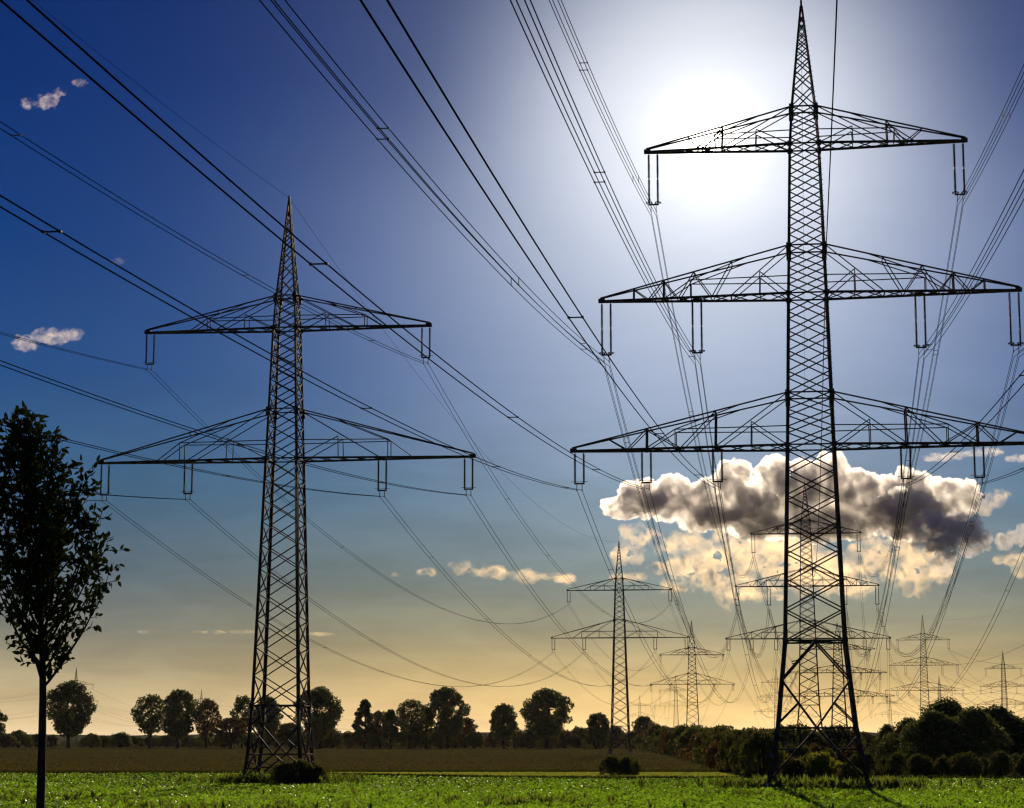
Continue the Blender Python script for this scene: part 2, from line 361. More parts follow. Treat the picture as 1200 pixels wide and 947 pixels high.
def build_design(name, prof, arms, base_levels, leg_w, tension=False, ratio=0.55):
    """prof: [(z, width)] of the square mast from the ground up; arms: dict(z, zu, half, stations, ins=[x..], kit)
    Returns mesh data for mast, each arm and footings."""
    zs = [p[0] for p in prof]; ws = [p[1] for p in prof]
    W = lambda z: float(np.interp(z, zs, ws))
    H = zs[-1]
    b = Bars()
    cor = lambda z: [np.array([sx * W(z) / 2, sy * W(z) / 2, z]) for sx, sy in ((-1, -1), (1, -1), (1, 1), (-1, 1))]
    # legs: angle sections
    for (z0, w0), (z1, w1) in zip(prof[:-1], prof[1:]):
        t = leg_w * (1.0 - 0.6 * z0 / H)
        A, B_ = cor(z0), cor(z1)
        for k in range(4):
            sx, sy = ((-1, -1), (1, -1), (1, 1), (-1, 1))[k]
            b.bar(A[k] + (-sx * t / 2, 0, 0), B_[k] + (-sx * t / 2, 0, 0), 0.03 + t * 0.15, t)
            b.bar(A[k] + (0, -sy * t / 2, 0), B_[k] + (0, -sy * t / 2, 0), t, 0.03 + t * 0.15)
            b.bar(A[k], B_[k], t * 0.55)
    dw = leg_w * 0.36
    def face_bar(k, u0, z0, u1, z1, wd):
        A, B_ = cor(z0), cor(z1); k2 = (k + 1) % 4
        b.bar(lerp(A[k], A[k2], u0), lerp(B_[k], B_[k2], u1), wd)
    zt, zq, zx, zg = base_levels      # waist, upper knee, crossing, low strut
    for k in range(4):
        face_bar(k, 0, zt, 1, zt, dw * 1.35)
        face_bar(k, 0.5, zt, 0, zq, dw * 1.25); face_bar(k, 0.5, zt, 1, zq, dw * 1.25)
        zc = zx
        face_bar(k, 0, zq, 0.5, zc, dw * 1.35); face_bar(k, 1, zq, 0.5, zc, dw * 1.35)
        face_bar(k, 0.5, zc, 0.0, 0.5, dw * 1.4); face_bar(k, 0.5, zc, 1.0, 0.5, dw * 1.4)
        face_bar(k, 0, zc, 1, zc, dw * 1.25)
        zh = (zq + zc) / 2 + 0.1
        face_bar(k, 0.0, zc + 0.3, 0.26, zh, dw); face_bar(k, 1.0, zc + 0.3, 0.74, zh, dw)
        zl = (zc + 0.5) / 2
        face_bar(k, 0.0, zc - 0.5, 0.24, zl, dw); face_bar(k, 1.0, zc - 0.5, 0.76, zl, dw)
        face_bar(k, 0.0, zg, 0.27, zg, dw * 1.1); face_bar(k, 1.0, zg, 0.73, zg, dw * 1.1)
        face_bar(k, 0.13, (zt * 0.45 + zq * 0.55), 0.25, (zt + zq) / 2, dw * 0.8)
        face_bar(k, 0.87, (zt * 0.45 + zq * 0.55), 0.75, (zt + zq) / 2, dw * 0.8)
    # diaphragm cross at waist
    c = cor(zt); b.bar(c[0], c[2], dw); b.bar(c[1], c[3], dw)
    # X panels between fixed levels
    fixed = [zt]
    for a in arms: fixed += [a['z'], a['zu']]
    fixed = sorted(fixed) + [H - 0.8]
    for z0, z1 in zip(fixed[:-1], fixed[1:]):
        z = z0; lv = [z0]
        r_ = ratio if z0 < fixed[-2] - 0.01 else ratio * 1.7
        while z < z1 - 1e-3:
            z += max(0.7, W(z) * r_); lv.append(z)
        lv = np.array(lv); lv = z0 + (lv - z0) * (z1 - z0) / (lv[-1] - z0)
        for k in range(4):
            for q, (a, c_) in enumerate(zip(lv[:-1], lv[1:])):
                wd = dw * (0.75 + 0.25 * W(a) / W(zt))
                face_bar(k, 0, a, 1, c_, wd); face_bar(k, 1, a, 0, c_, wd)
        for k in range(4): face_bar(k, 0, z0, 1, z0, dw * 1.1)
    # gusset plates where the arms meet the mast
    for a in arms:
        for zz in (a['z'], a['zu'], a['zu'] - 0.45 * leg_w / 0.3):
            for p in cor(zz): b.box(p, (leg_w * 1.35, leg_w * 1.35, leg_w * 1.3))
    for p in cor(zt): b.box(p, (leg_w * 1.2, leg_w * 1.2, leg_w * 1.6))
    # step bolts up one leg
    z = 2.6
    while z < H - 1:
        p = cor(z)[1]; b.bar(p, p + (0.16, 0, 0), 0.03); z += 0.42
    b.box((0, 0, H), (0.16, 0.16, 0.9)); b.bar((0, 0, H), (0, 0, H + 0.55), 0.05)
    mast = b.mesh('mast_' + name, STEEL)
    out = dict(mast=mast, arms=[], H=H, spec=arms, name=name, tension=tension)
    for a in arms:
        g = Bars(); z, zu, hl = a['z'], a['zu'], a['half']; cw = leg_w * 0.62; sw = leg_w * 0.27
        for s in (-1, 1):
            wx, wy = W(z) / 2, W(z) / 2; ux, uy = W(zu) / 2, W(zu) / 2
            def lo(t, f):  # lower chord point, f = -1 front, +1 back
                return np.array([s * lerp(wx, hl, t), f * lerp(wy, 0.12, t), z])
            def up(t, f):
                return np.array([s * lerp(ux, hl, t), f * lerp(uy, 0.10, t), lerp(zu, z + 0.25, t)])
            for f in (-1, 1):
                g.bar(lo(0, f), lo(1, f), cw); g.bar(up(0, f), up(1, f), cw * 0.62)
                st = a['stations']
                for t in st:
                    if t in a['post']:
                        g.bar(lo(t, f), up(t, f), sw * 1.5)
                # diagonals from the mast joint and between posts
                pp = [0.0] + list(a['post']) + [1.0]
                for q, (t0, t1) in enumerate(zip(pp[:-1], pp[1:])):
                    tm = (t0 + t1) / 2
                    if t1 - t0 > 0.1 and t1 < 0.999:
                        g.bar(up(t0, f), lo(t1, f) if q == 0 else lo(tm, f), sw)
                        if q: g.bar(lo(tm, f), up(t1, f), sw)
                        else:
                            g.bar(lo(0, f), lerp(up(tm, f), lo(tm, f), 0.45), sw)
                            g.bar(lerp(up(tm, f), lo(tm, f), 0.45), lo(tm, f), sw)
                # horizontal tie half way up
                zm = lerp(z, zu, 0.36); tt = 0.6
                tcr = (zu - zm) / max(zu - z - 0.25, 0.1)
                tcr = min(tcr, 0.66) * 0.78
                m0 = np.array([s * W(zm) / 2, f * W(zm) / 2, zm]); m1 = lo(tcr, f).copy(); m1[2] = zm
                g.bar(m0, m1, sw); g.bar(m1, lo(tcr, f), sw); g.bar(m1, lo(min(tcr + 0.14, 1), f), sw); g.bar(m1, up(max(tcr - 0.3, 0), f), sw)
            # plan bracing of the bottom and top faces
            nb = a.get('nb', 9)
            for q in range(nb):
                t0, t1 = q / nb, (q + 1) / nb
                g.bar(lo(t0, -1), lo(t1, 1), sw * 0.9); g.bar(lo(t0, 1), lo(t1, -1), sw * 0.9)
            for t in a['post']: g.bar(lo(t, -1), lo(t, 1), sw * 1.4); g.bar(up(t, -1), up(t, 1), sw)
            g.box((s * (hl - 0.1), 0, z + 0.06), (0.5, 0.36, 0.3))
            for xi in a['ins']:
                g.bar((s * xi - 0.42, 0, z - 0.06), (s * xi + 0.42, 0, z - 0.06), 0.09, 0.1)
                if xi < hl - 1:
                    t = (xi - wx) / (hl - wx)
                    g.bar(lo(t, -1) + (0, 0, -.06), lo(t, 1) + (0, 0, -.06), 0.12)
                    g.box((s * xi, 0, z + .02), (0.4, 0.5, 0.22))
        out['arms'].append(g.mesh('crossarm_' + name, STEEL))
    # footings
    f = Bars(); f.tube([(0, 0, -0.3), (0, 0, 0.42), (0, 0, 0.44)], [0.42, 0.36, 0.02], 10)
    out['foot'] = f.mesh('footing_' + name, CONC); out['fw'] = W(0) / 2
    if tension:
        sb = Bars()
        for sy in (-1, 1):
            for gx_ in (-0.25, 0.25):
                n = 26; ys = np.linspace(0.2, 3.0, n * 2 + 1) * sy
                zz = -0.10 * np.abs(ys) - 0.1; rr = np.where(np.arange(n * 2 + 1) % 2, 0.13, 0.06)
                sb.tube(np.stack([np.full(len(ys), gx_), ys, zz], 1), rr, 6)
        out['strain'] = sb.mesh('strain_insulator_' + name, PORC)
        jb = Bars(); t = np.linspace(-1, 1, 17)
        for gx_ in (-0.2, 0.2): jb.tube(np.stack([np.full(17, gx_), t * 3.1, -0.45 - 2.4 * (1 - t ** 2)], 1), 0.03, 5)
        out['jumper'] = jb.mesh('jumper_cable_' + name, WIRE)
    return out


def pylon(des, label, loc, yaw, group, detail=2, scale=1.0):
    e = link('electricity_pylon', None, None, loc, yaw); e.scale = (scale,) * 3
    tag(e, label, 'pylon', group)
    link('lattice_mast', des['mast'], e)
    for a in des['arms']: link('crossarm', a, e)
    if detail >= 1:
        for sx in (-1, 1):
            for sy in (-1, 1): link('footing', des['foot'], e, (sx * des['fw'], sy * des['fw'], 0))
    for sp in des['spec']:
        for xi in sp['ins']:
            for s in (-1, 1):
                if des['tension']:
                    link('strain_insulator', des['strain'], e, (s * xi, 0, sp['z'])); 
                    if detail: link('jumper_cable', des['jumper'], e, (s * xi, 0, sp['z']))
                elif detail >= 1: insulator_set(e, s * xi, sp['z'], sp['kit'])
                else:
                    string, yoke, ring, gap, body = sp['kit']
                    for q in (-1, 1): link('insulator_string', string, e, (s * xi + q * gap / 2, 0, sp['z']))
    return e


K380 = insulator_meshes(4.75, 0.68, 0.34, 'long')
K110 = insulator_meshes(3.05, 0.68, 0.0, 'short')
K220 = insulator_meshes(3.25, 0.66, 0.0, 'medium')
zR = lambda y: Zy(y, 160)
prof_R = [(0, 7.3), (zR(853), 5.75), (zR(752), 4.45), (zR(523), 3.50), (zR(345), 2.90), (zR(172), 2.25), (zR(128), 1.85), (zR(7), 0.12)]
arms_R = [
    dict(z=zR(524), zu=zR(463), half=18.15, stations=[.33, .65, .82], post=[.33, .65, .83], ins=[17.6, 12.45, 7.05], kit=K110, nb=11),
    dict(z=zR(347), zu=zR(291), half=15.9, stations=[.33, .48, .66, .82], post=[.30, .50, .66, .82], ins=[15.45, 8.45], kit=K380, nb=10),
    dict(z=zR(172), zu=zR(128), half=12.25, stations=[.47, .7], post=[.47, .71], ins=[11.7], kit=K380, nb=8)]
DES_R = build_design('three_arm', prof_R, arms_R, (zR(752), zR(797), zR(853), zR(878)), 0.27)
zL = lambda y: Zy(y, 177, 335)
prof_L = [(0, 4.9), (zL(884), 4.4), (zL(827), 3.9), (zL(539), 2.65), (zL(386), 1.95), (zL(348), 1.62), (zL(236), 0.12)]
arms_L = [
    dict(z=zL(539), zu=zL(481), half=16.0, stations=[.5], post=[.47], ins=[15.55, 8.3], kit=K220, nb=10),
    dict(z=zL(386), zu=zL(348), half=12.25, stations=[.4], post=[.45], ins=[11.9], kit=K220, nb=8)]
DES_L = build_design('two_arm', prof_L, arms_L, (zL(827), zL(850), zL(884), zL(900)), 0.25, ratio=0.62)
arms_LT = [dict(a, z=a['z'] - 3.0, zu=a['zu'] - 3.0) for a in arms_L]
DES_LT = build_design('two_arm_tension', [(0, 6.2)] + [(z - 1.5, w_ * 1.25) for z, w_ in prof_L[1:]], arms_LT, tuple(z - 1.5 for z in (zL(827), zL(850), zL(884), zL(900))), 0.30, True, 0.62)
arms_RT = [dict(a, z=a['z'] * 0.74, zu=a['zu'] * 0.74, half=a['half'] * 1.12) for a in arms_R]
DES_RT = build_design('three_arm_tension', [(z * 0.76, w_ * 1.25) for z, w_ in prof_R], arms_RT, tuple(z * 0.74 for z in (zR(752), zR(797), zR(853), zR(878))), 0.34, True)


def g0(x, Y): p = at(x, HORIZ, Y); return np.array([p[0], p[1], 0.0])


R1 = g0(957.5, 160); L1 = g0(328.5, 177)
SP = 320.0
Rp = [R1 - U * SP, R1, R1 + U * SP * 1.0, g0(984, 800), g0(911, 1290)]
Lp = [L1 - U * SP, L1, g0(727, 500), g0(812, 818), g0(792.5, 1600), g0(750, 2350)]
Cp = [g0(1330, 640), g0(1085, 985), g0(1178.5, 1370), g0(1420, 1800)]
Dp = [g0(1330, 1500), g0(1102.5, 1990), g0(1044, 2750)]


def yaws(P):
    o = []
    for i in range(len(P)):
        a = P[max(i - 1, 0)]; b = P[min(i + 1, len(P) - 1)]; d = b - a; o.append(-math.atan2(d[0], d[1]))
    return o


Ry, Ly, Cy, Dy = yaws(Rp), yaws(Lp), yaws(Cp), yaws(Dp)
Ry[0] = Ry[1] = Ry[2] = YAW; Ly[1] = YAW; Ly[2] = YAW
GRP = 'lattice pylons of the overhead lines'
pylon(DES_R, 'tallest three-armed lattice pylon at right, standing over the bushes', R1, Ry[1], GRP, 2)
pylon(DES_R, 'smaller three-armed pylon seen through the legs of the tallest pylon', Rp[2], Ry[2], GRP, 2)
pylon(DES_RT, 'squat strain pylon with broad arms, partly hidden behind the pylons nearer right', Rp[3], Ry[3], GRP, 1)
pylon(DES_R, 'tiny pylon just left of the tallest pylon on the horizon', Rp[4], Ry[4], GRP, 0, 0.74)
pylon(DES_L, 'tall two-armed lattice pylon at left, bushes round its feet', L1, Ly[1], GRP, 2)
pylon(DES_L, 'mid-distance two-armed pylon rising from a dark bush in the stubble', Lp[2], Ly[2], GRP, 2)
pylon(DES_LT, 'two-armed strain pylon behind the shrubs, right of the mid-distance pylon', Lp[3], Ly[3], GRP, 1)
pylon(DES_L, 'far thin two-armed pylon beside the strain pylon behind the shrubs', Lp[4], Ly[4], GRP, 0)
pylon(DES_L, 'tiny faint pylon poking above the round tree by the mid-distance pylon', Lp[5], Ly[5], GRP, 0)
pylon(DES_R, 'far three-armed pylon rising over the wooded mound at right', Cp[1], Cy[1], GRP, 1, 0.98)
pylon(DES_R, 'far three-armed pylon by the right edge, behind the wooded mound', Cp[2], Cy[2], GRP, 1, 0.96)
pylon(DES_L, 'tiny pylon close to the three-armed one over the wooded mound', Dp[1], Dy[1], GRP, 0, 1.22)
pylon(DES_L, 'tiny pylon left of the wooded mound, over low scrub', Dp[2], Dy[2], GRP, 0, 1.22)
# low line far off at left
Ep = [g0(-330, 1500), g0(87, 1750), g0(235, 2550), g0(560, 3600)]
Ey = yaws(Ep)
pylon(DES_L, 'tiny pylon top peeping over the round tree at far left', Ep[1], Ey[1], GRP, 0, 1.22)
pylon(DES_L, 'hair-thin pylon on the horizon above the left tree clump', Ep[2], Ey[2], GRP, 0, 1.22)
# number plate on the nearest leg of the tall right pylon
pb = Bars(); pb.box((0, 0, 0), (0.26, 0.03, 0.3))
BLUE = material('enamel_plate', (0.05, 0.10, 0.18), 0.5)
pl = link('plate', pb.mesh('number_plate', BLUE), [o for o in S.objects if o.name == 'electricity_pylon'][0], (-3.35, -3.50, 2.4)); pl.name = 'number_plate'

# ------------------------------------------------------------------ cables
def rot2(v, yaw): c, s = math.cos(yaw), math.sin(yaw); return np.array([c * v[0] - s * v[1], s * v[0] + c * v[1], v[2]])


def span(A, B, sag, n):
    t = np.linspace(0, 1, n + 1)[:, None]; p = A + (B - A) * t; p[:, 2] -= (4 * sag * t * (1 - t))[:, 0]; return p


_sp = Bars(); _sp.bar((-.2, 0, 0), (.2, 0, 0), .035)
for s_ in (-1, 1): _sp.bar((s_ * .2, -.07, 0), (s_ * .2, .07, 0), .06)
SPACER_H = _sp.mesh('spacer_level', STEEL)
_sp = Bars(); _sp.bar((0, 0, -.2), (0, 0, .2), .035)
for s_ in (-1, 1): _sp.bar((0, -.06, s_ * .2), (0, .06, s_ * .2), .055)
SPACER_V = _sp.mesh('spacer_upright', STEEL)


def cable(P, Y, attach, sags, bundle, label, cat, group, r=0.021, spacers=(0, 1), nseg=(90, 60, 30, 20, 20, 20), name='power_line', off=0.0):
    offs = {1: [(0, 0)], 2: [(-.2, 0), (.2, 0)], 4: [(-.2, 0), (.2, 0), (-.2, -.4), (.2, -.4)]}[bundle]
    mats = []
    root = None
    for k, (ox, oz) in enumerate(offs):
        b = Bars(); pts = []
        for i in range(len(P) - 1):
            xa, za = attach[i]; xb, zb = attach[i + 1]
            A = P[i] + rot2((xa + ox, 0, za + oz), Y[i]); B_ = P[i + 1] + rot2((xb + ox, 0, zb + oz), Y[i + 1])
            q = span(A, B_, sags[i], nseg[i]); pts.append(q if i == 0 else q[1:])
        b.tube(np.concatenate(pts), r, 5)
        me = b.mesh('conductor', WIRE)
        if bundle == 1:
            o = link(name, me); tag(o, label, cat, group); return o
        if root is None:
            root = link(name, None); tag(root, label, cat, group)
        link('conductor', me, root)
    for i in spacers:
        xa, za = attach[i]; xb, zb = attach[i + 1]
        A = P[i] + rot2((xa, 0, za), Y[i]); B_ = P[i + 1] + rot2((xb, 0, zb), Y[i + 1])
        n = 10
        for k in range(1, n):
            t = (k + off - 0.5) / (n - 1)
            if not 0.02 < t < 0.98: continue
            p = A + (B_ - A) * t; p[2] -= 4 * sags[i] * t * (1 - t)
            yw = lerp(Y[i], Y[i + 1], t)
            if bundle == 2: link('spacer', SPACER_H, root, p, yw)
            elif k % 2:
                for dz in (0, -.4): link('spacer', SPACER_H, root, p + (0, 0, dz), yw)
            else:
                for dx in (-.2, .2): link('spacer', SPACER_V, root, p + rot2((dx, 0, -.2), yw), yw)
    return root


def designs_attach(dess, ai, k, s, scales=None):
    o = []
    for j, d in enumerate(dess):
        sp = d['spec'][ai]; sc = 1 if scales is None else scales[j]
        L = 0.12 if d['tension'] else sp['kit'][4] + 0.5
        o.append((s * sp['ins'][k] * sc, (sp['z'] - L) * sc))
    return o


NM = {0: 'lowest', 1: 'middle', 2: 'top'}
POS = {(0, 0): 'tip', (0, 1): 'middle', (0, 2): 'innermost', (1, 0): 'tip', (1, 1): 'inner', (2, 0): 'tip'}
RD = [DES_R, DES_R, DES_R, DES_RT, DES_R]; rs = [1, 1, 1, 1, .74]
rr = random.Random(3)
for ai, sg in ((0, (7.9, 13.5, 11, 12)), (1, (8.7, 16, 12, 12)), (2, (9.4, 14, 12, 12))):
    for k in range(len(arms_R[ai]['ins'])):
        for s in (-1, 1):
            side = 'left' if s < 0 else 'right'; word = 'twin' if ai == 0 else 'four-strand'
            cable(Rp, Ry, designs_attach(RD, ai, k, s, rs), sg, 2 if ai == 0 else 4,
                  f"{word} cable on the {side} {POS[(ai, k)]} insulators of the tallest pylon's {NM[ai]} arm", 'power cable', 'power cables of the right line', off=rr.random())
LD = [DES_L, DES_L, DES_L, DES_LT, DES_L, DES_L]
for ai, sg in ((0, (8.0, 11.5, 10, 14, 14)), (1, (8.5, 11.5, 10, 14, 14))):
    for k in range(len(arms_L[ai]['ins'])):
        for s in (-1, 1):
            side = 'left' if s < 0 else 'right'
            cable(Lp, Ly, designs_attach(LD, ai, k, s), sg, 2,
                  f"twin cable on the {side} {'tip' if k == 0 else 'inner'} insulators of the left pylon's {'lower' if ai == 0 else 'upper'} arm", 'power cable', 'power cables of the left line', off=rr.random())
cable(Rp, Ry, [(0, d['H'] * q + .3) for d, q in zip(RD, rs)], (7, 9, 8, 8), 1, 'single earth wire over the peak of the tallest pylon', 'earth wire', 'earth wires', .014, name='earth_wire')
cable(Lp, Ly, [(0, d['H'] + .3) for d in LD], (6.5, 8, 8, 10, 10), 1, 'single earth wire over the peak of the left pylon', 'earth wire', 'earth wires', .014, name='earth_wire')
zf = zR(300)
cable(Rp[:3], Ry[:3], [(0.5, zf), (1.45, zf), (1.3, zf)], (6, 9), 1, "lone thick cable fixed to the tallest pylon's mast below the top arm", 'cable', 'earth wires', .04, name='fibre_cable')
CD = [DES_R] * 4; cs = [1, .98, .96, 1]
for ai in range(3):
    for k in range(len(arms_R[ai]['ins'])):
        for s in (-1, 1):
            cable(Cp, Cy, designs_attach(CD, ai, k, s, cs), (12, 12, 12), 2,
                  f"faint cable on the {'left' if s < 0 else 'right'} {POS[(ai, k)]} insulators, {NM[ai]} arm of pylon over wooded mound", 'power cable', 'faint cables over the wooded mound', .024, spacers=(), nseg=(40, 30, 20))
cable(Cp, Cy, [(0, DES_R['H'] * q) for q in cs], (9, 9, 9), 1, 'faint earth wire over the peaks of the pylons above the mound', 'earth wire', 'earth wires', .014, nseg=(40, 30, 20), name='earth_wire')
for ai in range(2):
    for k in range(len(arms_L[ai]['ins'])):
        for s in (-1, 1):
            nm = f"{'left' if s < 0 else 'right'} {'tip' if k == 0 else 'inner'} insulators, {'lower' if ai == 0 else 'upper'} arm"
            cable(Dp, Dy, designs_attach([DES_L] * 3, ai, k, s, [1.22] * 3), (12, 12), 1, f"hair-thin wire on the {nm} of tiny pylon by the mound", 'power cable', 'hair-thin wires by the mound', .03, nseg=(40, 30))
            cable(Ep, Ey, designs_attach([DES_L] * 4, ai, k, s, [1.2, 1.22, 1.22, 1.2]), (14, 14, 14), 1, f"hair-thin wire on the {nm} of tiny pylon at far left", 'power cable', 'hair-thin wires low over the left horizon', .045, nseg=(40, 40, 40))

# ------------------------------------------------------------------ clouds: closed bodies of drifting water droplets
def vapour(name, dens, g=0.6, col=(0.93, 0.92, 0.93), px=22.0, lo=0.36, hi=0.62, floor=0.0, dist=6000.0):
    "droplet density broken up by fractal noise; px = size of the billows in photo pixels at that distance"
    m = bpy.data.materials.new(name); m.use_nodes = True; t = m.node_tree; nn = t.nodes
    for n in list(nn): nn.remove(n)
    o = nn.new('ShaderNodeOutputMaterial'); v = nn.new('ShaderNodeVolumePrincipled')
    v.inputs['Color'].default_value = (*col, 1); v.inputs['Anisotropy'].default_value = g
    c = nn.new('ShaderNodeTexCoord'); no = nn.new('ShaderNodeTexNoise'); no.inputs['Scale'].default_value = F / dist / px
    no.inputs['Detail'].default_value = 7; no.inputs['Roughness'].default_value = 0.64; no.inputs['Distortion'].default_value = 0.5
    t.links.new(c.outputs['Object'], no.inputs['Vector'])
    r = nn.new('ShaderNodeMapRange'); t.links.new(no.outputs[0], r.inputs[0])
    r.inputs[1].default_value = lo; r.inputs[2].default_value = hi; r.inputs[3].default_value = floor * dens; r.inputs[4].default_value = dens
    t.links.new(r.outputs[0], v.inputs['Density']); t.links.new(v.outputs[0], o.inputs['Volume'])
    return m


def tex(name, size, depth=3, kind='CLOUDS'):
    t = bpy.data.textures.new(name, kind); t.noise_scale = size
    if kind == 'CLOUDS': t.noise_depth = depth
    return t


_ico = None
def ico():
    global _ico
    if _ico is None:
        import bmesh
        bm = bmesh.new(); bmesh.ops.create_icosphere(bm, subdivisions=2, radius=1.0)
        _ico = (np.array([v.co[:] for v in bm.verts]), np.array([[v.index for v in f.verts] for f in bm.faces])); bm.free()
    return _ico


CLD = 6000.0
def cloud(puffs, mat, label, voxel, disp, dist=CLD, depth=1.0, seed=1, name='cloud', fine=1.0):
    "puffs: (px, py, half width, half height) in photo pixels, placed dist metres off"
    r = np.random.default_rng(seed); v0, f0 = ico(); V = []; Fc = []
    c0 = at(np.mean([p[0] for p in puffs]), np.mean([p[1] for p in puffs]), dist); m = dist / F
    for i, (px, py, rx, rz_) in enumerate(puffs):
        c = at(px, py, dist) - c0; ry = max(rx, rz_) * depth * r.uniform(.8, 1.2)
        c[1] += r.normal(0, .35) * ry * m
        V.append(v0 * np.array([rx, ry, rz_]) * m + c); Fc.append(f0 + i * len(v0))
    o = link(name, np_mesh(name, np.concatenate(V), np.concatenate(Fc), mat), None, c0)
    tag(o, label, 'cloud')
    md = o.modifiers.new('merge', 'REMESH'); md.mode = 'VOXEL'; md.voxel_size = voxel * m
    for k, (sz, st) in enumerate(disp):
        d = o.modifiers.new('billow', 'DISPLACE'); d.texture = tex(f'billow_{sz}', sz * m, 2); d.strength = st * m; d.mid_level = 0.5; d.texture_coords = 'GLOBAL'
    return o


V_THICK = vapour('cloud_vapour_thick', 0.11, .64, (.955, .945, .95), 16, .36, .74, 0)
V_DARK = vapour('cloud_vapour_shaded', 0.055, .45, (.78, .78, .82), 10, .36, .66, 0)  # shade of thick cloud put into a greyer droplet colour
V_THIN = vapour('cloud_vapour_thin_sunlit', 0.017, .6, (1, .81, .54), 19, .46, .82, 0)  # gold of the low sun put into the droplet colour
V_WISP = vapour('cloud_vapour_wisp', 0.022, .5, (.97, .93, .9), 9, .47, .74, 0)
big = [(728, 597, 28, 15), (752, 588, 30, 22), (790, 582, 32, 30), (820, 592, 34, 34), (857, 572, 26, 32), (880, 596, 40, 36), (908, 562, 24, 32), (940, 575, 40, 42),
       (972, 562, 26, 30), (1002, 582, 34, 34), (1035, 578, 34, 28), (1066, 574, 30, 28), (1098, 580, 28, 24), (1060, 606, 50, 28), (1120, 590, 22, 24), (1136, 580, 16, 16),
       (960, 608, 50, 26), (1000, 612, 40, 22), (900, 612, 44, 22), (845, 606, 40, 16)]
cloud(big, V_THICK, 'big grey cumulus with glowing rim behind the tallest pylon', 1.9, ((40, 24), (15, 14), (6.5, 7)), seed=2)
dark = [(1096, 624, 34, 22), (1125, 622, 26, 20), (1112, 645, 18, 16), (1100, 664, 12, 12), (1150, 632, 20, 12), (1182, 632, 16, 10), (1204, 628, 18, 12)]
cloud(dark, V_DARK, 'darkest ragged cloud scrap at the right end below the cumulus', 1.9, ((30, 26), (12, 17), (6, 8)), dist=5600, seed=3)
gold = [(735, 650, 22, 9), (950, 668, 60, 22), (1080, 664, 40, 22), (760, 632, 26, 12), (820, 664, 44, 16), (905, 640, 50, 16), (1040, 648, 44, 20), (1000, 684, 40, 10), (885, 696, 40, 8), (800, 640, 34, 14), (845, 655, 44, 20), (890, 668, 40, 20), (830, 684, 30, 9), (930, 650, 40, 22), (790, 688, 22, 5), (870, 634, 44, 14), (985, 660, 30, 18), (1020, 655, 34, 18), (1060, 668, 34, 18), (1075, 690, 16, 7), (960, 690, 30, 8)]
cloud(gold, V_THIN, 'golden broken cloud hanging under the grey cumulus', 2.4, ((36, 40), (14, 20), (6, 8)), dist=6400, seed=4)
cloud([(1162, 586, 16, 12), (1176, 578, 10, 8), (1150, 596, 12, 9)], V_THIN, 'small bright puff at the right tip of the cumulus', 1.8, ((16, 14), (7, 6)), seed=5)
cloud([(1190, 655, 24, 10), (1205, 668, 20, 10)], V_THIN, 'golden puff at the right edge under the dark scrap', 2, ((18, 16), (7, 7)), seed=12)
cloud([(1110, 533, 28, 5), (1150, 531, 30, 4), (1195, 536, 18, 4)], V_WISP, 'thin lit streak above the right end of the cumulus', 1.6, ((20, 9), (7, 4)), seed=6)
cloud([(500, 671, 14, 4), (540, 664, 16, 8), (575, 672, 26, 7), (620, 674, 28, 7), (655, 678, 18, 5), (462, 674, 8, 3)], V_THIN, 'low golden cloud band left of the mid-distance pylon top', 1.6, ((20, 16), (8, 7)), seed=7)
cloud([(245, 741, 24, 2.2), (285, 740, 20, 2.4), (375, 743, 20, 2.6), (330, 742, 24, 1.6)], V_THIN, 'thin orange cloud streak behind the left pylon', 1.2, ((16, 4), (6, 2)), seed=8, depth=.4)
cloud([(30, 402, 18, 8), (58, 394, 24, 9), (88, 392, 14, 7)], V_WISP, 'small white cloud at the left edge above the young tree', 1.6, ((18, 14), (7, 8)), seed=9)
cloud([(34, 124, 12, 5), (56, 118, 14, 9), (70, 108, 8, 4)], V_WISP, 'wispy cloud scrap in the upper left corner', 1.3, ((14, 14), (6, 9)), seed=10)
cloud([(93, 96, 9, 6)], V_WISP, 'tiny cloud scrap beside the upper left wisp', 1.0, ((9, 8), (4, 5)), seed=11)
cloud([(141, 309, 10, 3)], vapour('cloud_vapour_faint', 0.005, .45, (.95, .92, .9), 8, .42, .68, 0), 'faint speck of cloud left of the left pylon peak', 1.0, ((9, 5), (4, 3)), seed=13)
cloud([(170, 740, 12, 2.2)], V_WISP, 'tiny streak of cloud low above the left tree clump', 1.0, ((9, 3), (4, 2)), seed=15, depth=.4)
cloud([(865, 781, 60, 1)][:0] or [(790, 690, 18, 5), (770, 668, 16, 6), (735, 676, 24, 5)], V_THIN, 'pale gold puffs beside the mid-distance pylon peak', 1.6, ((18, 14), (7, 7)), seed=14)

# ------------------------------------------------------------------ plants
def leaf_quads(c, size, rng, flat=0.0, aspect=0.55):
    n = len(c); u = rng.normal(size=(n, 3)); u /= np.linalg.norm(u, axis=1)[:, None]
    v = rng.normal(size=(n, 3)); v[:, 2] *= (1 - flat); v -= (v * u).sum(1)[:, None] * u; v /= np.linalg.norm(v, axis=1)[:, None]
    s = (size * rng.uniform(.6, 1.25, n))[:, None]
    # pointed leaf clump: kite of four corners
    V = np.stack([c - u * s, c + v * s * aspect, c + u * s, c - v * s * aspect], 1).reshape(-1, 3)
    return V, np.arange(n * 4).reshape(-1, 4)


